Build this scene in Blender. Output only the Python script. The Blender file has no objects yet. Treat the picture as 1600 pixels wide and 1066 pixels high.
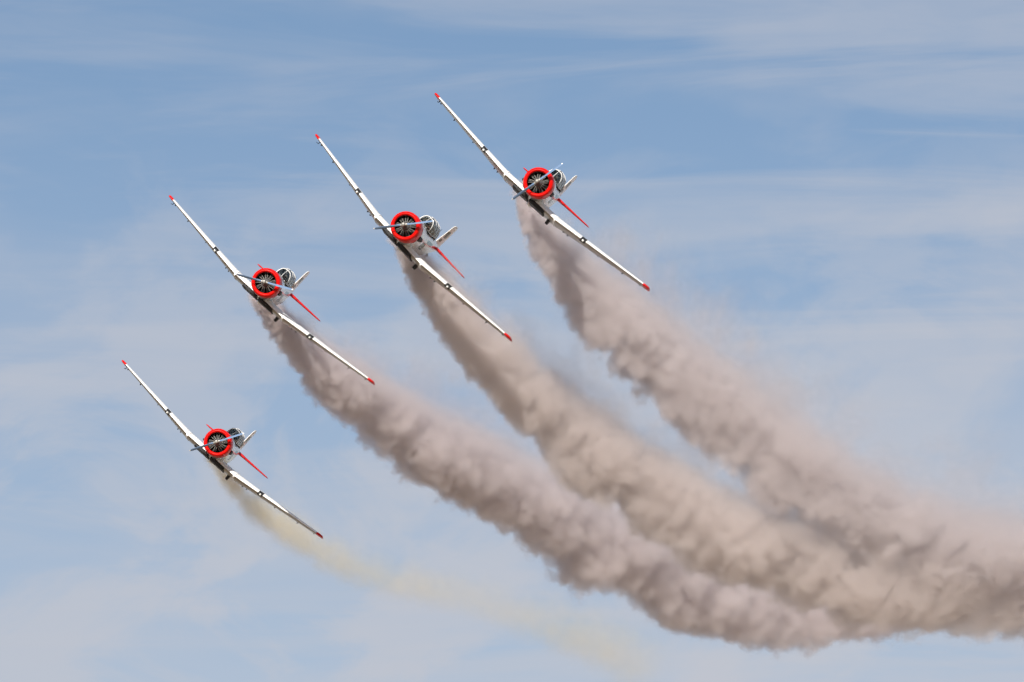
import bpy, bmesh, math, random
import numpy as np
from mathutils import Vector, Matrix, Euler
R = math.radians
random.seed(4)
scene = bpy.context.scene
C = scene.collection

# ------------------------------------------------------------------ camera, sky, sun, exposure
ELEV = R(14.0)                       # the long lens looks up at the formation
EYE = Vector((0, 0, 1.7))
FPX = 10500.0                        # focal length in pixels of the 1600 wide photograph
cam_d = bpy.data.cameras.new("camera")
cam_d.sensor_width = 36.0
cam_d.lens = 36.0 * FPX / 1600.0
cam_d.clip_start, cam_d.clip_end = 1.0, 60000.0
cam = bpy.data.objects.new("camera", cam_d)
cam.location = EYE
cam.rotation_euler = (R(90) + ELEV, 0, 0)
C.objects.link(cam)
scene.camera = cam
CAM = Matrix.Translation(EYE) @ Matrix.Rotation(ELEV, 4, 'X')      # right / forward / up of the lens -> world

SUN_DIR = Vector((-0.10, -0.89, 0.44)).normalized()
sun_el = math.asin(SUN_DIR.z)
sun_az = math.atan2(SUN_DIR.x, SUN_DIR.y)
sd = bpy.data.lights.new("sun", 'SUN')
sd.energy = 5.0
sd.angle = R(0.5)
sd.color = (1.0, 0.95, 0.88)
so = bpy.data.objects.new("sun", sd)
so.rotation_euler = SUN_DIR.to_track_quat('Z', 'Y').to_euler()
so.location = (0, 0, 200)
C.objects.link(so)

world = bpy.data.worlds.new("World")
scene.world = world
world.use_nodes = True
wn, wl = world.node_tree.nodes, world.node_tree.links
wn.clear()
w_out = wn.new('ShaderNodeOutputWorld')
w_bg = wn.new('ShaderNodeBackground')
w_bg.inputs['Strength'].default_value = 0.068
sky = wn.new('ShaderNodeTexSky')
sky.sky_type = 'NISHITA'
sky.sun_disc = False
sky.sun_elevation = sun_el
sky.sun_rotation = sun_az
sky.altitude = 600
sky.air_density = 1.0
sky.dust_density = 0.8
sky.ozone_density = 1.6
w_co = wn.new('ShaderNodeTexCoord')


def w_noise(scale_xyz, rot, loc, detail, rough, dist):
    m = wn.new('ShaderNodeMapping')
    m.inputs['Scale'].default_value = scale_xyz
    m.inputs['Rotation'].default_value = rot
    m.inputs['Location'].default_value = loc
    wl.new(w_co.outputs['Generated'], m.inputs['Vector'])
    n = wn.new('ShaderNodeTexNoise')
    n.inputs['Scale'].default_value = 1.0
    n.inputs['Detail'].default_value = detail
    n.inputs['Roughness'].default_value = rough
    n.inputs['Distortion'].default_value = dist
    wl.new(m.outputs['Vector'], n.inputs['Vector'])
    return n.outputs['Fac']


def w_math(op, a, b=None, clamp=False):
    n = wn.new('ShaderNodeMath')
    n.operation = op
    n.use_clamp = clamp
    for i, v in enumerate((a, b)):
        if v is None:
            continue
        if isinstance(v, (int, float)):
            n.inputs[i].default_value = v
        else:
            wl.new(v, n.inputs[i])
    return n.outputs[0]


def w_map(v, a, b, c, d):
    n = wn.new('ShaderNodeMapRange')
    n.interpolation_type = 'SMOOTHSTEP'
    wl.new(v, n.inputs['Value'])
    for i, x in zip((1, 2, 3, 4), (a, b, c, d)):
        n.inputs[i].default_value = x
    return n.outputs[0]


SKX, SKV = 3.1, 1.3
w_sep = wn.new('ShaderNodeSeparateXYZ')
wl.new(w_co.outputs['Generated'], w_sep.inputs[0])
streak = w_noise((11, 11, 88), (0, R(-4), 0), (SKX, 0, 7.4), 5, 0.55, 0.7)       # long thin cirrus
fibre = w_noise((40, 40, 260), (0, R(-7), 0), (1.7, 0, 2.2), 5, 0.6, 0.6)         # finer fibres inside it
veil = w_noise((13, 13, 42), (0, R(5), 0), (SKV, 2, 3.7), 4, 0.55, 0.4)           # broad soft veil
puff = w_noise((34, 34, 60), (0, R(8), 0), (SKV, 5, 1.1), 6, 0.55, 0.5)           # soft ragged heaps low down
low = w_map(w_sep.outputs['Z'], math.sin(R(17.0)), math.sin(R(10.8)), 0.0, 1.0)    # thicker towards the horizon
east = w_map(w_sep.outputs['X'], -0.055, 0.045, 0.50, 1.0)                          # more cirrus in the eastern sky
thin_c = w_math('MULTIPLY', w_map(streak, 0.42, 0.66, 0.0, 0.95), w_map(fibre, 0.25, 0.75, 0.65, 1.0))
cl = w_math('ADD', thin_c, w_map(veil, 0.38, 0.68, 0.0, 0.65))
cl = w_math('MULTIPLY', w_math('MULTIPLY', cl, east), w_map(low, 0.0, 0.5, 0.7, 1.0))
cl = w_math('ADD', cl, w_math('MULTIPLY', w_map(puff, 0.44, 0.60, 0.0, 1.15), low))
cl = w_math('ADD', cl, w_math('MULTIPLY', low, 0.50))
cl = w_math('SUBTRACT', 1.0, w_math('POWER', 2.718, w_math('MULTIPLY', cl, -0.95)), True)   # thin cloud never quite closes
w_mix = wn.new('ShaderNodeMix')
w_mix.data_type = 'RGBA'
w_mix.inputs['B'].default_value = (5.75, 5.9, 6.5, 1)
wl.new(cl, w_mix.inputs['Factor'])
wl.new(sky.outputs['Color'], w_mix.inputs['A'])
wl.new(w_mix.outputs['Result'], w_bg.inputs['Color'])
wl.new(w_bg.outputs['Background'], w_out.inputs['Surface'])

vs = scene.view_settings
vs.view_transform = 'Standard'
vs.look = 'None'
vs.exposure = 0.47
vs.gamma = 1.0
cy = scene.cycles
cy.use_denoising = True
cy.volume_bounces = 5
cy.max_bounces = 12
cy.transparent_max_bounces = 64
cy.volume_step_rate = 2.5
cy.volume_max_steps = 512
cy.use_adaptive_sampling = True
cy.adaptive_threshold = 0.15
cy.adaptive_min_samples = 24


# ------------------------------------------------------------------ materials
def new_mat(name):
    m = bpy.data.materials.new(name)
    m.use_nodes = True
    return m, m.node_tree.nodes, m.node_tree.links, m.node_tree.nodes['Principled BSDF']


def paint(name, col, rough=0.3, metal=0.0, coat=0.0, var=0.06, scale=2.0, bump=0.0, spec=0.5):
    """Paint or metal with faint patches of wear and grime."""
    m, n, l, b = new_mat(name)
    tc = n.new('ShaderNodeTexCoord')
    nz = n.new('ShaderNodeTexNoise')
    nz.inputs['Scale'].default_value = scale
    nz.inputs['Detail'].default_value = 5
    l.new(tc.outputs['Object'], nz.inputs['Vector'])
    mx = n.new('ShaderNodeMix')
    mx.data_type = 'RGBA'
    mx.inputs['A'].default_value = (*[c * (1 - var) for c in col], 1)
    mx.inputs['B'].default_value = (*[min(1, c * (1 + var)) for c in col], 1)
    l.new(nz.outputs['Fac'], mx.inputs['Factor'])
    l.new(mx.outputs['Result'], b.inputs['Base Color'])
    mr = n.new('ShaderNodeMapRange')
    mr.inputs[3].default_value = max(0.02, rough - 0.07)
    mr.inputs[4].default_value = rough + 0.09
    l.new(nz.outputs['Fac'], mr.inputs['Value'])
    l.new(mr.outputs[0], b.inputs['Roughness'])
    b.inputs['Metallic'].default_value = metal
    b.inputs['Coat Weight'].default_value = coat
    b.inputs['Specular IOR Level'].default_value = spec
    b.inputs['Coat Roughness'].default_value = 0.06
    if bump:
        bp = n.new('ShaderNodeBump')
        bp.inputs['Strength'].default_value = bump
        bp.inputs['Distance'].default_value = 0.01
        l.new(nz.outputs['Fac'], bp.inputs['Height'])
        l.new(bp.outputs[0], b.inputs['Normal'])
    return m


def marked(name, base, marks, rough=0.32, panel=None, metal=0.0):
    """Paint with painted shapes: marks = (colour, centre, half size, power) in object space, nearest axis ignored when half size is 0."""
    m, n, l, b = new_mat(name)
    tc = n.new('ShaderNodeTexCoord')
    sp = n.new('ShaderNodeSeparateXYZ')
    l.new(tc.outputs['Object'], sp.inputs[0])

    def mt(op, a, c=None):
        q = n.new('ShaderNodeMath')
        q.operation = op
        for i, v in enumerate((a, c)):
            if v is None:
                continue
            if isinstance(v, (int, float)):
                q.inputs[i].default_value = v
            else:
                l.new(v, q.inputs[i])
        return q.outputs[0]
    nz = n.new('ShaderNodeTexNoise')
    nz.inputs['Scale'].default_value = 3.0
    nz.inputs['Detail'].default_value = 6
    l.new(tc.outputs['Object'], nz.inputs['Vector'])
    mx = n.new('ShaderNodeMix')
    mx.data_type = 'RGBA'
    mx.inputs['A'].default_value = (*[c * 0.92 for c in base], 1)
    mx.inputs['B'].default_value = (*[min(1, c * 1.05) for c in base], 1)
    l.new(nz.outputs['Fac'], mx.inputs['Factor'])
    col = mx.outputs['Result']
    if panel:                       # thin panel joints along the fuselage
        for ax, period, wd in panel:
            fr = mt('FRACT', mt('DIVIDE', mt('ADD', sp.outputs[ax], 50.0), period))
            ln = mt('LESS_THAN', fr, wd)
            q = n.new('ShaderNodeMix')
            q.data_type = 'RGBA'
            l.new(mt('MULTIPLY', ln, 0.5), q.inputs['Factor'])
            l.new(col, q.inputs['A'])
            q.inputs['B'].default_value = (0.10, 0.10, 0.11, 1)
            col = q.outputs['Result']
    for colr, cen, half, pw in marks:
        tot = None
        for ax in range(3):
            if half[ax] == 0:
                continue
            t = mt('POWER', mt('ABSOLUTE', mt('DIVIDE', mt('SUBTRACT', sp.outputs[ax], cen[ax]), half[ax])), pw)
            tot = t if tot is None else mt('ADD', tot, t)
        inside = mt('LESS_THAN', tot, 1.0)
        q = n.new('ShaderNodeMix')
        q.data_type = 'RGBA'
        l.new(inside, q.inputs['Factor'])
        l.new(col, q.inputs['A'])
        q.inputs['B'].default_value = (*colr, 1)
        col = q.outputs['Result']
    l.new(col, b.inputs['Base Color'])
    b.inputs['Roughness'].default_value = rough
    b.inputs['Metallic'].default_value = metal
    b.inputs['Coat Weight'].default_value = 0.25
    b.inputs['Coat Roughness'].default_value = 0.08
    return m


OFF = Vector((0, 2.4, -0.86))        # the thing's own origin: under the belly, at the wing
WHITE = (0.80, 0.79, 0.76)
RED = (0.62, 0.004, 0.002)
m_white = paint("white_paint", WHITE, 0.32, 0, 0.25)
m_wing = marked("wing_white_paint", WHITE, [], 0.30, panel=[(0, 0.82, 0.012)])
m_under = paint("dark_metal_underside", (0.40, 0.375, 0.34), 0.34, 1.0)  # wing's lower faces: metal, darker than the white top
m_red = paint("red_paint", RED, 0.36, 0, 0.05, spec=0.2)
m_tailred = paint("tail_red_paint", (0.60, 0.010, 0.010), 0.4, 0, 0.0)
m_black = paint("matt_black", (0.012, 0.012, 0.013), 0.6)
m_rubber = paint("rubber", (0.018, 0.017, 0.016), 0.75)
m_alu = paint("polished_aluminium", (0.80, 0.80, 0.80), 0.16, 1.0)
m_steel = paint("crankcase_grey", (0.10, 0.10, 0.10), 0.45, 0.0)
m_chrome = paint("bright_steel", (0.27, 0.26, 0.235), 0.35, 0.2)
m_blade = paint("blue_grey_blade", (0.14, 0.21, 0.33), 0.6, 0.0, spec=0.2)
m_cyl = paint("cylinder_fins", (0.016, 0.016, 0.016), 0.5, 0.0)
m_cockpit = paint("cockpit_black", (0.03, 0.032, 0.03), 0.7)
m_frame = paint("canopy_frame", (0.55, 0.55, 0.54), 0.4, 0.0)
m_lens = paint("lamp_lens", (0.85, 0.84, 0.78), 0.08, 0.4, 0.5)
m_fus = marked("fuselage_paint", (0.74, 0.74, 0.72), [
    ((0.030, 0.060, 0.032), (0, 3.05 - OFF.y, -0.12 - OFF.z), (0, 0.42, 0.20), 8),
    ((0.10, 0.22, 0.24), (0, 4.2 - OFF.y, 0.18 - OFF.z), (0, 0.75, 0.09), 8),
    ((0.50, 0.014, 0.014), (0, 6.1 - OFF.y, 0.16 - OFF.z), (0, 0.95, 0.10), 3),
], 0.27, panel=[(1, 0.62, 0.02)], metal=0.65)
m_fin = marked("fin_paint", WHITE, [
    ((0.040, 0.035, 0.022), (0, 7.42 - OFF.y, 0.98 - OFF.z), (0, 0.30, 0.20), 3),
    ((0.085, 0.055, 0.035), (0, 7.15 - OFF.y, 0.60 - OFF.z), (0, 0.22, 0.09), 3),
], 0.30)


def glass_mat():
    m, n, l, b = new_mat("canopy_glass")
    n.remove(b)
    out = n['Material Output']
    tr = n.new('ShaderNodeBsdfTransparent')
    tr.inputs['Color'].default_value = (0.42, 0.47, 0.46, 1)
    gl = n.new('ShaderNodeBsdfGlossy')
    gl.inputs['Roughness'].default_value = 0.03
    fr = n.new('ShaderNodeFresnel')
    fr.inputs['IOR'].default_value = 1.5
    mx = n.new('ShaderNodeMixShader')
    l.new(fr.outputs[0], mx.inputs[0])
    l.new(tr.outputs[0], mx.inputs[1])
    l.new(gl.outputs[0], mx.inputs[2])
    l.new(mx.outputs[0], out.inputs['Surface'])
    return m


m_glass = glass_mat()


# ------------------------------------------------------------------ mesh builder
class MB:
    def __init__(s):
        s.v, s.f, s.mi = [], [], []

    def add(s, vs, fs, mi=0):
        o = len(s.v)
        s.v += [Vector(p) for p in vs]
        s.f += [[i + o for i in f] for f in fs]
        s.mi += [mi] * len(fs)

    def loft(s, rings, closed=True, cap0=True, cap1=True, mi=0, skip=None, mis=None):
        n = len(rings[0])
        o = len(s.v)
        for r in rings:
            s.v += [Vector(p) for p in r]
        for i in range(len(rings) - 1):
            for j in range(n if closed else n - 1):
                k = (j + 1) % n
                if skip and skip(i, j):
                    continue
                s.f.append([o + i * n + j, o + i * n + k, o + (i + 1) * n + k, o + (i + 1) * n + j])
                s.mi.append(mis(i, j) if mis else mi)
        if cap0:
            s.f.append([o + j for j in range(n)][::-1])
            s.mi.append(mis(0, 0) if mis else mi)
        if cap1:
            s.f.append([o + (len(rings) - 1) * n + j for j in range(n)])
            s.mi.append(mis(len(rings) - 2, 0) if mis else mi)

    def tube(s, pts, r, n=8, mi=0):
        pts = [Vector(p) for p in pts]
        rs = r if isinstance(r, (list, tuple)) else [r] * len(pts)
        rings = []
        for i, p in enumerate(pts):
            d = (pts[min(i + 1, len(pts) - 1)] - pts[max(i - 1, 0)]).normalized()
            a = d.orthogonal().normalized() if i == 0 else (u - d * u.dot(d)).normalized()
            u = a
            b = d.cross(a)
            rings.append([p + (a * math.cos(t) + b * math.sin(t)) * rs[i] for t in [2 * math.pi * k / n for k in range(n)]])
        s.loft(rings, mi=mi)

    def lathe(s, prof, centre=(0, 0, 0), axis='Y', n=48, closed_prof=False, mi=0):
        c = Vector(centre)
        rings = []
        for k in range(n):
            t = 2 * math.pi * k / n
            ring = []
            for a, r in prof:
                if axis == 'Y':
                    ring.append(c + Vector((r * math.cos(t), a, r * math.sin(t))))
                elif axis == 'X':
                    ring.append(c + Vector((a, r * math.cos(t), r * math.sin(t))))
                else:
                    ring.append(c + Vector((r * math.cos(t), r * math.sin(t), a)))
            rings.append(ring)
        rings.append(rings[0])
        s.loft(rings, closed=closed_prof, cap0=False, cap1=False, mi=mi)

    def build(s, name, mats, parent=None, off=OFF, angle=35, loc=None):
        me = bpy.data.meshes.new(name)
        me.from_pydata([tuple(v - off) for v in s.v], [], s.f)
        mats = mats if isinstance(mats, (list, tuple)) else [mats]
        for m in mats:
            me.materials.append(m)
        me.polygons.foreach_set('material_index', s.mi)
        bm = bmesh.new()
        bm.from_mesh(me)
        bmesh.ops.remove_doubles(bm, verts=bm.verts, dist=1e-5)
        bmesh.ops.recalc_face_normals(bm, faces=bm.faces)
        bm.to_mesh(me)
        bm.free()
        me.polygons.foreach_set('use_smooth', [True] * len(me.polygons))
        me.set_sharp_from_angle(angle=R(angle))
        o = bpy.data.objects.new(name, me)
        C.objects.link(o)
        if parent:
            o.parent = parent
        if loc:
            o.location = loc
        return o


def tag(o, label=None, cat=None, group=None, kind=None):
    for k, v in (('label', label), ('category', cat), ('group', group), ('kind', kind)):
        if v:
            o[k] = v


def airfoil(chord, thick, camber=0.02, n=18, t0=0.0, t1=1.0):
    """Closed section: (aft distance, height) from the nose along the top and back along the bottom."""
    def yt(x):
        return 5 * thick * (0.2969 * math.sqrt(x) - 0.126 * x - 0.3516 * x * x + 0.2843 * x ** 3 - 0.1036 * x ** 4)

    def yc(x):
        p = 0.2
        return camber / p ** 2 * (2 * p * x - x * x) if x < p else camber / (1 - p) ** 2 * (1 - 2 * p + 2 * p * x - x * x)
    xs = [t0 + (t1 - t0) * (1 - math.cos(math.pi * i / n)) / 2 for i in range(n + 1)]
    top = [(x * chord, (yc(x) + yt(x)) * chord) for x in xs]
    bot = [(x * chord, (yc(x) - yt(x)) * chord) for x in xs[::-1]]
    if t0 == 0:
        bot = bot[:-1]
    return top + bot


# ------------------------------------------------------------------ the wing's plan
WX0, WX1 = 1.48, 6.12


def wing_at(x):
    """leading edge y, leading edge z, chord, thickness ratio at span station |x|"""
    a = abs(x)
    if a <= WX0:
        return 1.22, -0.715, 2.45, 0.150
    t = (a - WX0) / (6.4 - WX0)
    return 1.22 + 1.20 * t, -0.715 + 0.585 * t, 2.45 - 1.28 * t, 0.148 - 0.050 * t


def wing_ring(x, grow=0.0, t0=0.0, t1=1.0, n=18, shrink=1.0, dz=0.0):
    y, z, c, th = wing_at(x)
    inc = R(3.5)
    ym = y + c * 0.5
    out = []
    for a, h in airfoil(c, th, 0.02, n, t0, t1):
        a = (a - c * 0.5) * shrink + c * 0.5
        h *= shrink
        if grow:
            a += grow * (-1 if a < c * 0.2 else 0.2)
            h += grow * (1 if h > 0 else -1)
        out.append(Vector((x, y + a, z + h - math.sin(inc) * (a - c * 0.25) + dz)))
    return out


def wing_under(x, frac):
    y, z, c, th = wing_at(x)
    a = c * frac
    h = min(p[1] for p in airfoil(c, th) if abs(p[0] - a) < c * 0.09)
    return Vector((x, y + a, z + h - math.sin(R(3.5)) * (a - c * 0.25)))


def ellipse_ring(y, w, zt, zb, n=36, p=2.4):
    zc, h = (zt + zb) / 2, (zt - zb) / 2
    ring = []
    for k in range(n):
        t = 2 * math.pi * k / n
        cx, sz = math.cos(t), math.sin(t)
        ring.append(Vector((w * math.copysign(abs(cx) ** (2 / p), cx), y, zc + h * math.copysign(abs(sz) ** (2 / p), sz))))
    return ring


FUS = [(0.98, .60, .60, -.63), (1.25, .61, .62, -.74), (1.7, .60, .63, -.82), (2.15, .58, .62, -.85), (2.5, .56, .58, -.86),
       (2.9, .54, .53, -.86), (3.4, .53, .52, -.85), (3.9, .52, .52, -.82), (4.4, .50, .53, -.77), (4.9, .46, .55, -.70),
       (5.5, .40, .55, -.58), (6.1, .32, .49, -.42), (6.8, .23, .42, -.24), (7.5, .14, .36, -.08), (8.0, .07, .31, .04), (8.25, .02, .26, .12)]
CANOPY = [(2.22, .24, .60, .60), (2.36, .29, .57, .82), (2.56, .33, .55, 1.02), (2.75, .345, .53, 1.085), (3.2, .355, .51, 1.11), (3.7, .36, .51, 1.11),
          (4.2, .355, .51, 1.09), (4.6, .34, .52, 1.04), (5.0, .30, .53, .90), (5.35, .24, .54, .70), (5.6, .14, .54, .58)]


def canopy_ring(y, w, zb, zt, n=16, grow=0.0):
    out = []
    for k in range(n + 1):
        t = math.pi * k / n
        cx, sz = math.cos(t), math.sin(t)
        out.append(Vector(((w + grow) * math.copysign(abs(cx) ** .78, cx), y, zb + (zt - zb + grow) * abs(sz) ** .85)))
    return out


def canopy_at(y):
    for a, b in zip(CANOPY, CANOPY[1:]):
        if a[0] <= y <= b[0]:
            t = (y - a[0]) / (b[0] - a[0])
            return tuple(p + (q - p) * t for p, q in zip(a, b))


# ------------------------------------------------------------------ one aircraft
def make_aircraft():
    root = bpy.data.objects.new("trainer_aircraft", None)
    root.empty_display_size = 1.0
    C.objects.link(root)

    # fuselage, open above the cockpit
    b = MB()
    rings = [ellipse_ring(*s) for s in FUS]
    b.loft(rings, skip=lambda i, j: 5 <= i <= 8 and 6 <= j <= 11)
    fus = b.build("fuselage", m_fus, root)
    b = MB()                                     # windscreen deck and gun trough bulge
    b.loft([ellipse_ring(y, w, zt, .40, 20, 2.2) for y, w, zt in ((1.05, .18, .61), (1.4, .22, .66), (1.9, .24, .675), (2.3, .26, .645), (2.6, .27, .58))])
    b.build("nose_deck", m_fus, fus)
    b = MB()                                     # exhaust shroud on one flank
    b.loft([ellipse_ring(y, w, zt, zb, 18, 2.0) for y, w, zt, zb in ((.98, .07, -.20, -.42), (1.15, .10, -.16, -.46), (1.6, .11, -.15, -.47), (2.2, .08, -.2, -.42), (2.6, .02, -.27, -.35))])
    b.v = [v + Vector((-.64, 0, 0)) for v in b.v]
    b.build("exhaust_shroud", m_white, fus)
    b = MB()
    b.tube([(-.68, .93, -.31), (-.70, 1.06, -.31)], [.075, .07], 14)
    b.build("exhaust_pipe", m_black, fus)
    b = MB()                                     # carburettor intake on the other flank
    b.loft([ellipse_ring(y, w, zt, zb, 18, 2.6) for y, w, zt, zb in ((.965, .085, .13, -.10), (1.10, .10, .15, -.12), (1.6, .09, .13, -.10), (2.0, .03, .05, -.03))])
    b.v = [v + Vector((.60, 0, .02)) for v in b.v]
    b.build("intake_scoop", m_black, fus)
    b = MB()
    b.tube([(0, 5.75, .50), (0, 5.85, .78), (0, 5.90, 1.02)], [.028, .020, .008], 8)
    b.build("antenna_mast", m_black, fus)
    b = MB()
    b.tube([(0, 2.0, -.80), (0, 2.4, -.90), (0, 3.2, -.90), (0, 3.8, -.82)], [.05, .10, .10, .04], 14)
    b.build("belly_fairing", m_white, fus)

    # cockpit
    b = MB()
    b.add([(-.47, 2.62, -.42), (.47, 2.62, -.42), (.44, 4.85, -.42), (-.44, 4.85, -.42)], [[0, 1, 2, 3]])
    b.add([(-.47, 2.64, -.42), (.47, 2.64, -.42), (.38, 2.64, .50), (-.38, 2.64, .50)], [[0, 1, 2, 3]])
    b.add([(-.40, 4.86, -.42), (.40, 4.86, -.42), (.34, 4.86, .52), (-.34, 4.86, .52)], [[0, 1, 2, 3]])
    ck = b.build("cockpit_tub", m_cockpit, root)
    b = MB()
    b.loft([[(x, y, z) for x, z in ((-.36, .28), (.36, .28), (.34, .50), (.20, .62), (-.20, .62), (-.34, .50))] for y in (2.66, 2.74)])
    b.build("instrument_panel", m_black, ck)
    for yy in (3.38, 4.45):
        b = MB()
        b.loft([[(x, y, z) for x in (-.22, .22) for z in ((z0, z1) if x < 0 else (z1, z0))] for y, z0, z1 in ((yy - .42, -.18, -.10), (yy, -.18, -.10))])
        b.loft([[(x, yy + d, z) for x, d in ((-.22, 0), (.22, 0), (.22, .07), (-.22, .07))] for z in (-.18, .20, .62)])
        b.build("seat", m_cockpit, ck)

    # canopy
    b = MB()
    b.loft([canopy_ring(*s) for s in CANOPY], closed=False, cap0=False, cap1=False)
    can = b.build("canopy", m_glass, root)
    for y in (2.60, 3.2, 3.8, 4.4, 4.95):
        b = MB()
        b.tube(canopy_ring(*canopy_at(y), grow=.006), .015 if y != 2.60 else .030, 6)
        b.build("canopy_hoop", m_frame, can)
    for k in (0, 8, 16):
        b = MB()
        b.tube([canopy_ring(*s, grow=.006)[k] for s in CANOPY], .014, 6)
        b.build("canopy_rail", m_frame, can)

    # cowling
    b = MB()
    prof = [(1.02, .635), (.8, .668), (.5, .688), (.25, .682), (.12, .662), (.05, .632), (.012, .595), (0, .560), (.012, .528), (.045, .500), (.10, .483), (.2, .480), (.45, .50), (.9, .60)]
    b.lathe(prof, n=72)
    b.mi = [1 if k % (len(prof) - 1) >= 10 else 0 for k in range(len(b.f))]
    cow = b.build("cowling", [m_red, m_black], root)
    b = MB()
    b.lathe([(1.0, .64), (1.0, .655), (1.045, .652), (1.045, .62)], n=60, closed_prof=True)
    b.build("cowl_band", m_alu, cow)

    # engine
    b = MB()
    b.lathe([(.50, .02), (.50, .54), (.56, .54), (.56, .02)], n=48)
    eng = b.build("engine_baffle", m_black, root)
    b = MB()
    b.lathe([(.48, .20), (.25, .20), (.20, .19), (.14, .165), (.08, .12), (.03, .085), (-.10, .075), (-.24, .07)], n=32)
    b.lathe([(.215, .215), (.225, .23), (.25, .23), (.26, .2)], n=32)
    b.build("crankcase", m_steel, eng)
    cyl = rod = None
    for k in range(9):
        t = R(90 + 40 * k)
        if cyl is None:
            b = MB()
            prof = [(.19, .065)]
            for i in range(9):
                r0 = .21 + i * .028
                prof += [(r0, .075), (r0 + .004, .105), (r0 + .014, .105), (r0 + .018, .075)]
            prof += [(.47, .10), (.485, .06), (.485, .01)]
            b.lathe(prof, (0, 0, 0), 'X', 20)
            for s in (-1, 1):
                b.tube([(.44, -.06, s * .06), (.485, -.05, s * .07)], [.035, .028], 8)
            cyl = o = b.build("cylinder", m_cyl, eng, off=Vector((0, 0, 0)))
            b = MB()
            b.tube([(.185, -.17, -.040), (.455, -.07, -.075)], .0105, 8)
            rod = p = b.build("pushrod_tube", m_chrome, eng, off=Vector((0, 0, 0)))
            p2 = rod.copy()
            C.objects.link(p2)
        else:
            o, p, p2 = cyl.copy(), rod.copy(), rod.copy()
            for q in (o, p, p2):
                C.objects.link(q)
        o.parent = p.parent = p2.parent = eng
        for q in (o, p, p2):
            q.location = Vector((0, .34, 0)) - OFF
            q.rotation_euler = (0, -t, 0)
        p2.rotation_euler = (0, -t - R(19), 0)

    # propeller
    b = MB()
    b.tube([(0, -.22, 0), (0, -.20, 0), (0, -.13, 0), (0, .02, 0), (0, .06, 0)], [.04, .07, .085, .085, .06], 24)
    b.tube([(-.16, 0, 0), (0, 0, 0), (.16, 0, 0)], [.055, .07, .055], 16)
    prop = b.build("propeller", m_chrome, root, off=Vector((0, 0, 0)), loc=Vector((0, -.30, 0)) - OFF)
    for s in (1, -1):
        b = MB()
        rings = []
        st = [(.14, .045, .045, 50), (.24, .055, .035, 44), (.40, .066, .022, 58), (.65, .080, .016, 54), (.95, .078, .012, 50), (1.22, .066, .010, 47),
              (1.30, .054, .008, 46), (1.345, .034, .006, 46), (1.365, .010, .004, 45)]
        for r_, hw, ht, pa in st:
            ca, sa = math.cos(R(pa)), math.sin(R(pa))
            rings.append([Vector((s * r_, -s * 0 + (hw * math.cos(a) * sa + ht * math.sin(a) * ca), s * (hw * math.cos(a) * ca - ht * math.sin(a) * sa))) for a in [2 * math.pi * k / 14 for k in range(14)]])
        b.loft(rings, mis=lambda i, j: 1 if i >= 6 else 0)
        b.build("blade", [m_blade, m_white], prop, off=Vector((0, 0, 0)))

    # wing: centre section, two outer panels, red tips
    b = MB()
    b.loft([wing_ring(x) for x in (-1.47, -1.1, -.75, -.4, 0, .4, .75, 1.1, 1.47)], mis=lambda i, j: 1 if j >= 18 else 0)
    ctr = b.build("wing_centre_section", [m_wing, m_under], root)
    for s in (-1, 1):
        b = MB()                                  # the wheel lies flat in its well, its edge under the leading edge
        b.lathe([(-.075, .02), (-.085, .22), (-.10, .27), (-.085, .345), (-.04, .385), (.04, .385), (.085, .345), (.10, .27), (.085, .22), (.075, .02)], (s * .45, 1.46, -.775), 'Z', 36)
        wh = b.build("main_wheel", m_rubber, root)
        b = MB()
        b.loft([[Vector((s * x, y, z)) for y, z in ((1.19 + e, -.735), (1.16 + e, -.79), (1.24 + e, -.865), (2.2, -.93), (2.2, -.80), (1.4, -.74))]
                for x, e in ((.06, .02), (.2, -.02), (.5, -.03), (.78, -.01), (.90, .05))])
        b.build("wheel_well", m_black, wh)
        b = MB()
        b.loft([wing_ring(s * x, grow=.016) for x in (1.445, 1.53)])
        b.build("wing_joint_band", m_white, root)
        b = MB()
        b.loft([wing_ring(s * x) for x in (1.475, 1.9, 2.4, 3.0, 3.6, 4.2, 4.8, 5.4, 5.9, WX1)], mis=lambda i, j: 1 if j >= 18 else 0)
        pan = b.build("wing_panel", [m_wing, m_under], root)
        b = MB()
        b.loft([wing_ring(s * x, shrink=sh, grow=.004) for x, sh in ((WX1 + .001, 1.0), (6.24, 1.0), (6.33, .96), (6.39, .88), (6.425, .74), (6.44, .45))])
        b.build("wing_tip", m_red, pan)
        b = MB()                                  # landing lamp let into the leading edge
        b.loft([wing_ring(s * x, grow=.008, t1=.10, n=8) for x in (2.84, 3.10)])
        lamp = b.build("landing_light", m_black, pan)
        y, z, c, th = wing_at(2.97)
        b = MB()
        b.lathe([(-.026, .002), (-.022, .03), (-.008, .048), (.03, .05)], (s * 2.97, y - .0, z + .012), 'Y', 18)
        b.build("lamp_lens", m_lens, lamp)
        for x, fr, sz in ((1.98, .45, .055), (2.20, .5, .06), (3.75, .62, .045), (5.05, .62, .07), (5.98, .55, .05)):
            p = wing_under(s * x, fr)
            b = MB()
            b.loft([[p + Vector((dx, dy, dz)) for dx, dz in ((-w, .03), (w, .03), (w * .6, -h), (-w * .6, -h))] for dy, w, h in ((-.14, .008, .01), (-.03, sz * .38, sz), (.12, sz * .3, sz * .8), (.22, .006, .01))])
            b.build("hinge_bracket", m_black, pan)
        # aileron along the outer trailing edge
        b = MB()
        b.loft([wing_ring(s * x, grow=.003, t0=.80, n=8) for x in (3.7, 4.4, 5.1, 5.85)])
        b.build("aileron", m_white, pan)
    b = MB()
    p = wing_under(-6.02, .2)
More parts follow.
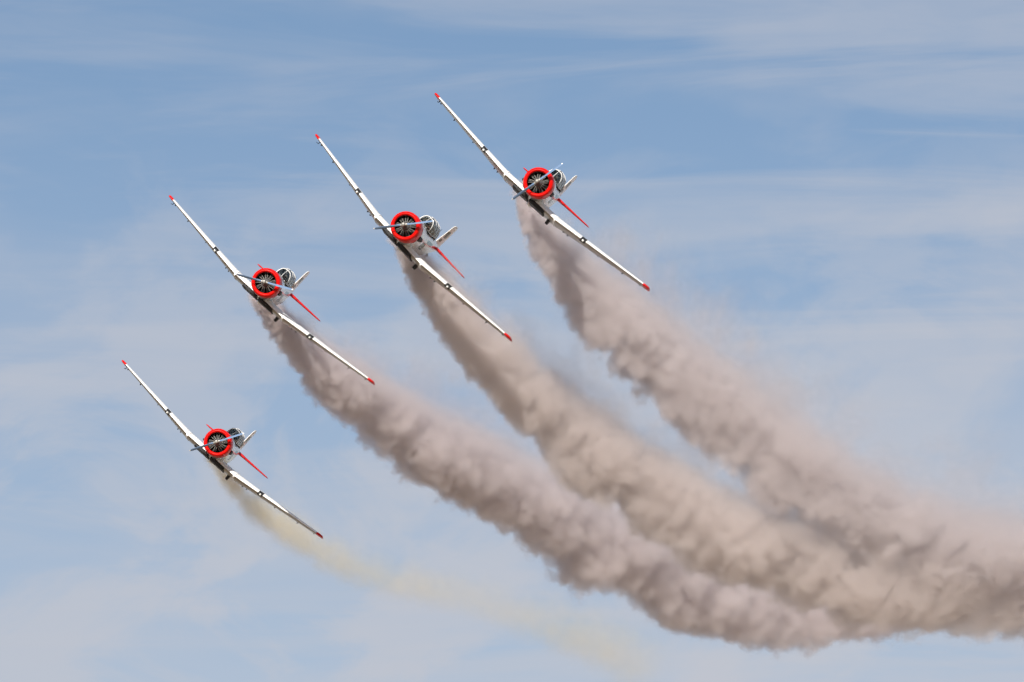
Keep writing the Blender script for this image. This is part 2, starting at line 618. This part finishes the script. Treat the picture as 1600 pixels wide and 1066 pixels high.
    b.tube([p + Vector((0, .05, .02)), p + Vector((0, 0, -.09)), p + Vector((0, -.50, -.10))], [.018, .016, .010], 8)
    b.build("pitot_tube", m_black, root)
    b = MB()                                      # drooping flap under the centre section
    b.loft([[Vector((x, y, z)) for y, z in ((3.05, -.84), (3.58, -.86), (3.58, -.875), (3.05, -.865))] for x in (-1.4, 1.4)])
    b.build("landing_flap", m_white, root)
    b = MB()
    for q in range(1):
        b.loft([[Vector((1.20 + dx, y, z)) for dx, z in ((-w, -.80), (w, -.80), (w * .8, -.80 - h), (-w * .8, -.80 - h))] for y, w, h in ((1.9, .03, .05), (2.0, .075, .27), (2.25, .07, .28), (2.5, .03, .10))])
    b.build("smoke_nozzle", m_black, root)

    # tail
    for s in (-1, 1):
        def tring(x, t0=0., t1=1., sh=1.0):
            t = (x - .05) / 1.95
            c = 1.12 - .50 * t
            y0 = 6.88 + .32 * t
            return [Vector((s * x, y0 + (a - c / 2) * sh + c / 2, .208 + h * sh)) for a, h in airfoil(c, .145 - .045 * t, 0, 12, t0, t1)]
        b = MB()
        b.loft([tring(x, 0, .62) for x in (.05, .5, 1.0, 1.5, 1.84)] + [tring(1.93, 0, .62, .86), tring(1.98, 0, .62, .6), tring(2.0, 0, .62, .25)])
        st = b.build("tailplane", m_tailred, root)
        b = MB()
        b.loft([tring(x, .635, 1.0) for x in (.12, .5, 1.0, 1.5, 1.84)] + [tring(1.93, .635, 1.0, .86)])
        b.build("elevator", m_tailred, st)

    def fring(z, t0=0., t1=1., sh=1.0):
        t = (z - .30) / 1.27
        c = 1.50 - .62 * t
        y0 = 6.70 + .62 * t
        return [Vector((h * sh, y0 + (a - c / 2) * sh + c / 2, z)) for a, h in airfoil(c, .08, 0, 12, t0, t1)]
    b = MB()
    b.loft([fring(z, 0, .56) for z in (.30, .6, .9, 1.2, 1.40)] + [fring(1.50, 0, .56, .88), fring(1.555, 0, .56, .62), fring(1.575, 0, .56, .25)])
    fin = b.build("fin", m_fin, root)
    b = MB()
    b.loft([fring(z, .575, 1.0) for z in (.14, .6, .9, 1.2, 1.40)] + [fring(1.50, .575, 1.0, .88), fring(1.56, .575, 1.0, .55)])
    b.build("rudder", m_fin, fin)
    b = MB()
    b.tube([(0, 7.25, -.06), (0, 7.42, -.26), (.06, 7.55, -.33), (.06, 7.60, -.36)], [.05, .035, .025, .02], 10)
    tw = b.build("tail_wheel", m_steel, root)
    b = MB()
    b.lathe([(-.03, .02), (-.04, .07), (-.028, .105), (0, .115), (.028, .105), (.04, .07), (.03, .02)], (0, 7.60, -.36), 'X', 24)
    b.build("tyre", m_rubber, tw)
    return root


def copy_tree(o, parent=None):
    c = o.copy()
    C.objects.link(c)
    if parent:
        c.parent = parent
    for ch in list(o.children):
        copy_tree(ch, c)
    return c


# ------------------------------------------------------------------ pilot: one skinned body, seated, hands on the stick
def make_pilot():
    J = {}
    verts, edges, rad = [], [], []

    def v(name, p, r, link=None):
        J[name] = len(verts)
        verts.append(p)
        rad.append(r if isinstance(r, tuple) else (r, r))
        if link:
            edges.append((J[link], J[name]))
    v('pelvis', (0, 0, .10), (.17, .12))
    v('waist', (0, .01, .26), (.15, .11), 'pelvis')
    v('chest', (0, .02, .44), (.19, .12), 'waist')
    v('neck0', (0, .01, .56), (.075, .065), 'chest')
    v('neck', (0, -.01, .63), .055, 'neck0')
    v('jaw', (0, -.04, .70), (.066, .072), 'neck')
    v('head', (0, -.025, .77), (.078, .095), 'jaw')
    v('crown', (0, -.02, .84), (.062, .07), 'head')
    for s, n in ((-1, 'r'), (1, 'l')):
        v('sho' + n, (s * .20, .02, .50), .072, 'chest')
        v('elb' + n, (s * .27, -.10, .25), .048, 'sho' + n)
        v('wri' + n, (s * .12, -.33, .20), .030, 'elb' + n)
        v('pal' + n, (s * .075, -.40, .215), (.036, .022), 'wri' + n)
        for k in range(4):                          # four fingers curled round the stick
            a = -.026 + k * .018
            L = (.034, .040, .038, .030)[k]
            v(f'f{k}a{n}', (s * .055, -.435, .215 - a), .0095, 'pal' + n)
            v(f'f{k}b{n}', (s * (.055 - L * .9), -.455, .215 - a), .0085, f'f{k}a{n}')
            v(f'f{k}c{n}', (s * (.050 - L), -.425, .214 - a), .0075, f'f{k}b{n}')
        v('tha' + n, (s * .060, -.395, .255), .010, 'pal' + n)
        v('thb' + n, (s * .030, -.405, .268), .009, 'tha' + n)
        v('hip' + n, (s * .10, -.04, .08), .090, 'pelvis')
        v('kne' + n, (s * .15, -.48, .16), .062, 'hip' + n)
        v('ank' + n, (s * .14, -.62, -.22), .042, 'kne' + n)
        v('toe' + n, (s * .14, -.78, -.24), .036, 'ank' + n)
    me = bpy.data.meshes.new("pilot_skeleton")
    me.from_pydata(verts, edges, [])
    o = bpy.data.objects.new("pilot_skeleton", me)
    C.objects.link(o)
    sk = o.modifiers.new("skin", 'SKIN')
    for i, r in enumerate(rad):
        me.skin_vertices[0].data[i].radius = r
    me.skin_vertices[0].data[0].use_root = True
    ss = o.modifiers.new("sub", 'SUBSURF')
    ss.levels = ss.render_levels = 2
    dg = bpy.context.evaluated_depsgraph_get()
    body = bpy.data.meshes.new_from_object(o.evaluated_get(dg))
    bpy.data.objects.remove(o)
    skin = paint("skin", (0.55, 0.31, 0.22), 0.5)
    suit = paint("flight_suit", (0.10, 0.11, 0.075), 0.8)
    helm = paint("helmet_white", (0.75, 0.62, 0.60), 0.3)
    dark = paint("visor_dark", (0.02, 0.02, 0.02), 0.1)
    body.materials.clear()
    body.materials.append(suit)
    body.materials.append(skin)
    # nose and brow pushed out of the face
    for vv in body.vertices:
        c = vv.co
        if c.z > .66 and c.y < -.08:
            c.y -= .022 * math.exp(-((c.x / .014) ** 2 + ((c.z - .755) / .020) ** 2))
            c.y -= .008 * math.exp(-((c.z - .795) / .012) ** 2)
            c.y -= .007 * math.exp(-((c.x / .022) ** 2 + ((c.z - .715) / .010) ** 2))
            c.y += .010 * math.exp(-(((abs(c.x) - .030) / .012) ** 2 + ((c.z - .775) / .009) ** 2))
    for p in body.polygons:
        c = p.center
        p.use_smooth = True
        p.material_index = 1 if (c.z > .60 or (c.y < -.345 and abs(c.x) < .12 and .15 < c.z < .30)) else 0
    pil = bpy.data.objects.new("person", body)
    C.objects.link(pil)
    b = MB()
    rings = []
    for k in range(10):
        t = k / 9
        a = R(90 - t * 108)
        rr = .118 * math.cos(a)
        z = .785 + .112 * math.sin(a)
        rings.append([Vector((rr * .93 * math.cos(q), -.018 + rr * math.sin(q) + (0 if t < .7 else .012 * (1 - math.sin(q))), z)) for q in [2 * math.pi * i / 28 for i in range(28)]])
    b.loft(rings, cap0=True, cap1=False)
    hl = b.build("helmet", helm, pil, off=Vector((0, 0, 0)))
    for s in (-1, 1):
        b = MB()
        b.loft([[Vector((s * .095 + s * d, .0 + r * math.cos(q), .745 + r * 1.25 * math.sin(q))) for q in [2 * math.pi * i / 16 for i in range(16)]] for d, r in ((-.02, .032), (.008, .034), (.016, .020))])
        b.build("ear_cup", dark, pil, off=Vector((0, 0, 0)))
    b = MB()
    for s in (-1, 1):
        b.loft([[Vector((s * .030 + .023 * r * math.cos(q), -.128 - d, .773 + .017 * r * math.sin(q))) for q in [2 * math.pi * i / 16 for i in range(16)]] for d, r in ((-.02, 1.0), (.004, 1.0), (.008, .7))])
    b.tube([(-.010, -.134, .776), (.010, -.134, .776)], .003, 6)
    b.build("sunglasses", dark, pil, off=Vector((0, 0, 0)))
    return pil


# ------------------------------------------------------------------ ground: dry airfield far below the picture
def make_ground():
    m, n, l, b = new_mat("dry_airfield")
    tc = n.new('ShaderNodeTexCoord')
    a = n.new('ShaderNodeTexNoise')
    a.inputs['Scale'].default_value = 0.02
    a.inputs['Detail'].default_value = 8
    l.new(tc.outputs['Object'], a.inputs['Vector'])
    rp = n.new('ShaderNodeValToRGB')
    rp.color_ramp.elements[0].position = .35
    rp.color_ramp.elements[0].color = (.22, .16, .105, 1)
    rp.color_ramp.elements[1].position = .65
    rp.color_ramp.elements[1].color = (.31, .24, .165, 1)
    l.new(a.outputs['Fac'], rp.inputs['Fac'])
    l.new(rp.outputs['Color'], b.inputs['Base Color'])
    b.inputs['Roughness'].default_value = 0.95
    g = MB()
    N, S = 24, 24000.0
    vs_ = [(-S + 2 * S * i / N, -S + 2 * S * j / N, 0) for j in range(N + 1) for i in range(N + 1)]
    g.add(vs_, [[j * (N + 1) + i, j * (N + 1) + i + 1, (j + 1) * (N + 1) + i + 1, (j + 1) * (N + 1) + i] for j in range(N) for i in range(N)])
    o = g.build("ground", m, off=Vector((0, 0, 0)))
    tag(o, kind='structure')


make_ground()

# ------------------------------------------------------------------ the formation
# position in lens space (right, forward, up), bank, pitch, yaw, propeller angle, label
PLANES = [
    ((1.127, 292.53, 6.914), 42.55, -.12, -7.41, 78, "white trainer plane with red cowling flying highest and farthest to the right"),
    ((-4.727, 296.42, 5.085), 46.18, .84, -11.16, 53, "white red nosed trainer plane second from the right, flank and belly showing most"),
    ((-11.218, 305.61, 2.664), 42.34, .37, -6.85, 27, "white red nosed trainer plane between the lowest plane and the two upper ones"),
    ((-13.961, 318.31, -4.803), 41.33, -1.52, -6.41, 59, "lowest white trainer plane with red cowling, trailing only thin yellowish smoke"),
]
PILOT_LABELS = [
    "pilot in helmet and dark flight suit in the cockpit of the highest plane",
    "pilot in helmet and dark flight suit in the plane second from the right",
    "pilot in helmet and dark flight suit in the plane just above the lowest one",
    "pilot in helmet and dark flight suit in the cockpit of the lowest plane",
]
master = make_aircraft()
pilot = make_pilot()
roots = []
for i, (p, bk, pt, yw, pa, lab) in enumerate(PLANES):
    o = master if i == 0 else copy_tree(master)
    rot = Matrix.Rotation(R(bk), 4, 'Y') @ Matrix.Rotation(R(pt), 4, 'X') @ Matrix.Rotation(R(yw), 4, 'Z')
    o.matrix_world = CAM @ Matrix.Translation(p) @ rot @ Matrix.Translation(OFF)
    tag(o, lab, "airplane", "trainer planes banking in formation")
    for ch in o.children:
        if ch.name.startswith("propeller"):
            ch.rotation_euler = (0, -R(pa), 0)
    w = pilot if i == 0 else copy_tree(pilot)
    w.matrix_world = CAM @ Matrix.Translation(p) @ rot @ Matrix.Translation((0, 3.20, -.02))
    tag(w, PILOT_LABELS[i], "person", "pilots in the cockpits")
    roots.append(o)


# ------------------------------------------------------------------ smoke trails: real volumes grown round a curved axis
class GN:
    def __init__(s, name):
        s.t = bpy.data.node_groups.new(name, 'GeometryNodeTree')
        s.n, s.l = s.t.nodes, s.t.links
        s.t.interface.new_socket('Geometry', in_out='INPUT', socket_type='NodeSocketGeometry')
        s.t.interface.new_socket('Geometry', in_out='OUTPUT', socket_type='NodeSocketGeometry')
        s.i, s.o = s.n.new('NodeGroupInput'), s.n.new('NodeGroupOutput')

    def put(s, sock, v):
        if isinstance(v, bpy.types.NodeSocket):
            s.l.new(v, sock)
        else:
            sock.default_value = v

    def m(s, op, a, b=None, c=None, clamp=False):
        q = s.n.new('ShaderNodeMath')
        q.operation = op
        q.use_clamp = clamp
        for k, v in enumerate((a, b, c)):
            if v is not None:
                s.put(q.inputs[k], v)
        return q.outputs[0]

    def poly(s, x, co):               # highest power first
        r = None
        for c in co:
            r = float(c) if r is None else s.m('MULTIPLY_ADD', r, x, float(c))
        return r

    def step(s, v, a, b, lo=0.0, hi=1.0):
        q = s.n.new('ShaderNodeMapRange')
        q.interpolation_type = 'SMOOTHSTEP'
        for k, x in enumerate((v, a, b, lo, hi)):
            s.put(q.inputs[k], x)
        return q.outputs[0]

    def xyz(s, x, y, z):
        q = s.n.new('ShaderNodeCombineXYZ')
        for k, v in enumerate((x, y, z)):
            s.put(q.inputs[k], v)
        return q.outputs[0]

    def vscale(s, v, f):
        q = s.n.new('ShaderNodeVectorMath')
        q.operation = 'SCALE'
        s.put(q.inputs[0], v)
        s.put(q.inputs['Scale'], f)
        return q.outputs[0]

    def noise(s, vec, scale, detail, rough, dist=0.0):
        q = s.n.new('ShaderNodeTexNoise')
        s.put(q.inputs['Vector'], vec)
        for k, v in (('Scale', scale), ('Detail', detail), ('Roughness', rough), ('Distortion', dist)):
            s.put(q.inputs[k], v)
        return q.outputs[0], q.outputs[1]

    def voro(s, vec, scale, detail, rough, smooth):
        q = s.n.new('ShaderNodeTexVoronoi')
        q.feature = 'F1'
        q.normalize = True
        s.put(q.inputs['Vector'], vec)
        for k, v in (('Scale', scale), ('Detail', detail), ('Roughness', rough)):
            s.put(q.inputs[k], v)
        return s.m('MULTIPLY', s.m('SUBTRACT', .09, s.m('MULTIPLY', q.outputs['Distance'], q.outputs['Distance'])), smooth)


def smoke_mat(name, col, dens, aniso=0.35):
    m, n, l, b = new_mat(name)
    n.remove(b)
    pv = n.new('ShaderNodeVolumePrincipled')
    pv.inputs['Color'].default_value = (*col, 1)
    pv.inputs['Density'].default_value = dens
    pv.inputs['Anisotropy'].default_value = aniso
    l.new(pv.outputs[0], n['Material Output'].inputs['Volume'])
    return m


def skin_mat():
    m, n, l, b = new_mat("smoke_boundary")
    n.remove(b)
    rgb = n.new('ShaderNodeRGB')
    rgb.outputs[0].default_value = (1, 1, 1, 1)
    tr = n.new('ShaderNodeBsdfTransparent')
    l.new(rgb.outputs[0], tr.inputs['Color'])
    l.new(tr.outputs[0], n['Material Output'].inputs['Surface'])
    return m


m_skin = skin_mat()


def smoke_trail(name, label, pts, y0, depth_k, mat, seed, voxel, kdens, thin=False):
    """pts: (image x, image y, radius) on the 1600 px photograph, read off as directions; the trail recedes from depth y0."""
    P, rads = [], []
    y, prev = y0, None
    for px, py, pr in pts:
        if prev:
            y += depth_k * math.hypot(px - prev[0], py - prev[1]) * y / FPX
        prev = (px, py)
        P.append(Vector(((px - 800) / FPX * y, y, (533 - py) / FPX * y)))
        rads.append(pr / FPX * y)
    ax = (P[-1] - P[0]).normalized()
    side = Vector((-ax.z, 0, ax.x))
    ay = (side - ax * side.dot(ax)).normalized()
    az = ax.cross(ay)
    fr = Matrix((ax, ay, az)).transposed()
    loc = [fr.transposed() @ (p - P[0]) for p in P]
    L = loc[-1].x
    xs = np.array([q.x / L for q in loc])
    deg = 5
    cyo = np.polyfit(xs, [q.y for q in loc], deg)
    czo = np.polyfit(xs, [q.z for q in loc], deg)
    cro = np.polyfit(xs, rads, 4)
    g = np.linspace(0, 1, 60)
    rr = np.maximum(np.polyval(cro, g), .3)
    yy, zz = np.polyval(cyo, g), np.polyval(czo, g)
    pad = 1.45
    lo = (-1.0, float((yy - rr * pad).min()), float((zz - rr * pad).min()))
    hi = (L, float((yy + rr * pad * 1.75).max()), float((zz + rr * pad).max()))

    def field(G):
        pos = G.n.new('GeometryNodeInputPosition').outputs[0]
        sp = G.n.new('ShaderNodeSeparateXYZ')
        G.put(sp.inputs[0], pos)
        X, Y, Z = sp.outputs
        u = G.m('DIVIDE', X, L)
        uc = G.m('MAXIMUM', G.m('MINIMUM', u, 1.0), 0.0)
        dy = G.m('SUBTRACT', Y, G.poly(uc, cyo))
        dz = G.m('SUBTRACT', Z, G.poly(uc, czo))
        r = G.m('MAXIMUM', G.poly(uc, cro), 0.22)
        sd_ = G.m('DIVIDE', dy, r)
        wide = G.m('MULTIPLY_ADD', G.step(sd_, -.1, 1.0), G.step(r, .5, 2.4, .15, 1.0), 1.0)          # the blown side spreads farther
        de = G.m('DIVIDE', dy, wide)
        rho = G.m('DIVIDE', G.m('SQRT', G.m('ADD', G.m('MULTIPLY', de, de), G.m('MULTIPLY', dz, dz))), r)
        q = G.xyz(G.m('MULTIPLY_ADD', X, 1.25, seed * 17.3), dy, dz)
        # swirl the coordinates a little, then cauliflower lumps at two sizes
        _, wc = G.noise(q, 0.45, 4, .6)
        wv = G.n.new('ShaderNodeVectorMath')
        wv.operation = 'SUBTRACT'
        G.put(wv.inputs[0], wc)
        wv.inputs[1].default_value = (.5, .5, .5)
        wq = G.n.new('ShaderNodeVectorMath')
        wq.operation = 'ADD'
        G.put(wq.inputs[0], q)
        G.put(wq.inputs[1], G.vscale(wv.outputs[0], 1.5))
        qq = wq.outputs[0]
        big = G.voro(qq, .38, 1.0, .50, 3.2)
        sml = G.voro(qq, 1.05, 2.0, .5, 4.2)
        mixf = G.step(r, .5, 2.2)
        lump = G.m('ADD', G.m('MULTIPLY', big, G.m('MULTIPLY_ADD', mixf, .55, .10)), G.m('MULTIPLY', sml, G.m('MULTIPLY_ADD', mixf, -.15, .55)))
        n2, _ = G.noise(qq, .22, 6, .6)
        n2 = G.m('SUBTRACT', n2, .5)
        n4, _ = G.noise(q, 1.9, 4, .6)
        tiny = G.voro(q, 2.3, 1.0, .5, 3.2)
        n2 = G.m('MULTIPLY_ADD', G.m('SUBTRACT', n4, .5), .40, n2)
        n2 = G.m('MULTIPLY_ADD', tiny, G.step(r, .5, 2.4, .60, .22), n2)
        f = G.m('ADD', G.m('ADD', G.m('SUBTRACT', 1.0, rho), lump), G.m('MULTIPLY', n2, 1.1))
        w = G.step(sd_, .0, .85)
        if thin:
            n3, _ = G.noise(qq, .55, 5, .6)
            d = G.step(f, 0.0, 1.0)
            d = G.m('MULTIPLY', d, G.step(n3, .25, .75, .6, 1.2))
            fade = G.poly(uc, THIN_FADE)
            d = G.m('MULTIPLY', d, G.m('MAXIMUM', fade, .05))
            d = G.m('DIVIDE', G.m('MULTIPLY', d, kdens), r)
        else:
            crisp = G.m('MULTIPLY', G.step(f, .0, .12), 1.6)
            soft = G.m('POWER', G.step(f, -.2, 1.30), 1.6)
            d = G.m('ADD', G.m('MULTIPLY', crisp, G.m('SUBTRACT', 1.0, w)), G.m('MULTIPLY', soft, w))
            d = G.m('DIVIDE', G.m('MULTIPLY', d, kdens), r)
        d = G.m('MULTIPLY', d, G.step(X, -.5, .35))
        d = G.m('MULTIPLY', d, G.step(u, .45, 1.0, 1.0, .62))              # older smoke has thinned
        return d, r

    def cube(G, vx):
        d, r = field(G)
        vc = G.n.new('GeometryNodeVolumeCube')
        G.put(vc.inputs['Density'], G.m('MULTIPLY', d, G.m('GREATER_THAN', d, 0.002)))
        vc.inputs['Min'].default_value = lo
        vc.inputs['Max'].default_value = hi
        for k, nm in enumerate('XYZ'):
            vc.inputs['Resolution ' + nm].default_value = max(8, int((hi[k] - lo[k]) / vx))
        return vc.outputs[0]

    world_m = CAM @ Matrix.Translation(P[0]) @ fr.to_4x4()
    # outline mesh of the smoke from the same field
    G = GN(name + "_outline")
    vm = G.n.new('GeometryNodeVolumeToMesh')
    G.l.new(cube(G, voxel * 3), vm.inputs['Volume'])
    vm.inputs['Threshold'].default_value = kdens * (.05 if not thin else .08)
    G.l.new(vm.outputs[0], G.o.inputs[0])
    tmp_me = bpy.data.meshes.new("tmp")
    tmp = bpy.data.objects.new("tmp", tmp_me)
    C.objects.link(tmp)
    md = tmp.modifiers.new("g", 'NODES')
    md.node_group = G.t
    me = bpy.data.meshes.new_from_object(tmp.evaluated_get(bpy.context.evaluated_depsgraph_get()))
    bpy.data.objects.remove(tmp)
    me.name = name
    me.materials.clear()
    me.materials.append(m_skin)
    o = bpy.data.objects.new(name, me)
    o.matrix_world = world_m
    C.objects.link(o)
    # the smoke itself
    G = GN(name + "_density")
    sm = G.n.new('GeometryNodeSetMaterial')
    sm.inputs['Material'].default_value = mat
    G.l.new(cube(G, voxel), sm.inputs['Geometry'])
    G.l.new(sm.outputs[0], G.o.inputs[0])
    vd = bpy.data.volumes.new("smoke_body")
    vd.materials.append(mat)
    vo = bpy.data.objects.new("smoke_body", vd)
    vo.parent = o
    PENDING.append((vo, G.t))
    tag(o, label, "smoke trail", "smoke trails behind the planes")
    return o


PENDING = []
THIN_FADE = np.polyfit([0, .15, .3, .45, .6, .75, .9, 1.0], [2.2, 1.5, .9, .5, .40, .55, 1.0, .2], 6)
BROWN = (0.866, 0.821, 0.817)
ms_d = smoke_mat("smoke_brown_grey", BROWN, 1.0)
ms_c = smoke_mat("smoke_tan", (0.887, 0.836, 0.818), 1.0)
ms_b = smoke_mat("smoke_mauve", (0.884, 0.835, 0.834), 1.0)
ms_a = smoke_mat("smoke_yellow", (0.955, 0.86, 0.63), 1.0, 0.2)
smoke_trail("smoke_trail", "dense brown smoke trail from the highest plane, running to the right edge",
            [(816, 297, 20), (866, 384, 47), (937, 459, 65), (1018, 534, 79), (1106, 606, 85), (1202, 686, 85), (1305, 760, 82), (1430, 818, 82), (1550, 850, 88), (1720, 878, 100)],
            303.5, .1, ms_d, 1, .12, 2.1)
smoke_trail("smoke_trail", "dense tan smoke trail from the plane second from right, between two other trails",
            [(622, 368, 15), (668, 436, 37), (729, 507, 53), (803, 584, 64), (890, 663, 71), (990, 737, 76), (1090, 799, 80), (1216, 856, 84), (1354, 896, 86), (1500, 920, 86), (1700, 950, 90)],
            301.3, .2, ms_c, 2, .14, 2.1)
smoke_trail("smoke_trail", "dense mauve brown smoke trail lowest of the three thick ones",
            [(402, 456, 13), (444, 508, 34), (507, 567, 49), (584, 628, 61), (682, 688, 69), (790, 750, 75), (897, 813, 78), (1004, 871, 80), (1112, 912, 80), (1220, 938, 72), (1320, 952, 58), (1400, 948, 46), (1500, 940, 40)],
            313.0, .8, ms_b, 3, .14, 2.1)
smoke_trail("smoke_trail", "thin faint yellowish smoke trail from the lowest plane",
            [(326, 714, 8), (370, 768, 20), (430, 818, 28), (500, 862, 33), (580, 897, 36), (680, 927, 36), (780, 952, 37), (870, 985, 42), (930, 1015, 45), (1010, 1050, 50)],
            322.0, 2.0, ms_a, 4, .20, .50, thin=True)
for vo, tree in PENDING:
    C.objects.link(vo)
    md = vo.modifiers.new("density", 'NODES')
    md.node_group = tree
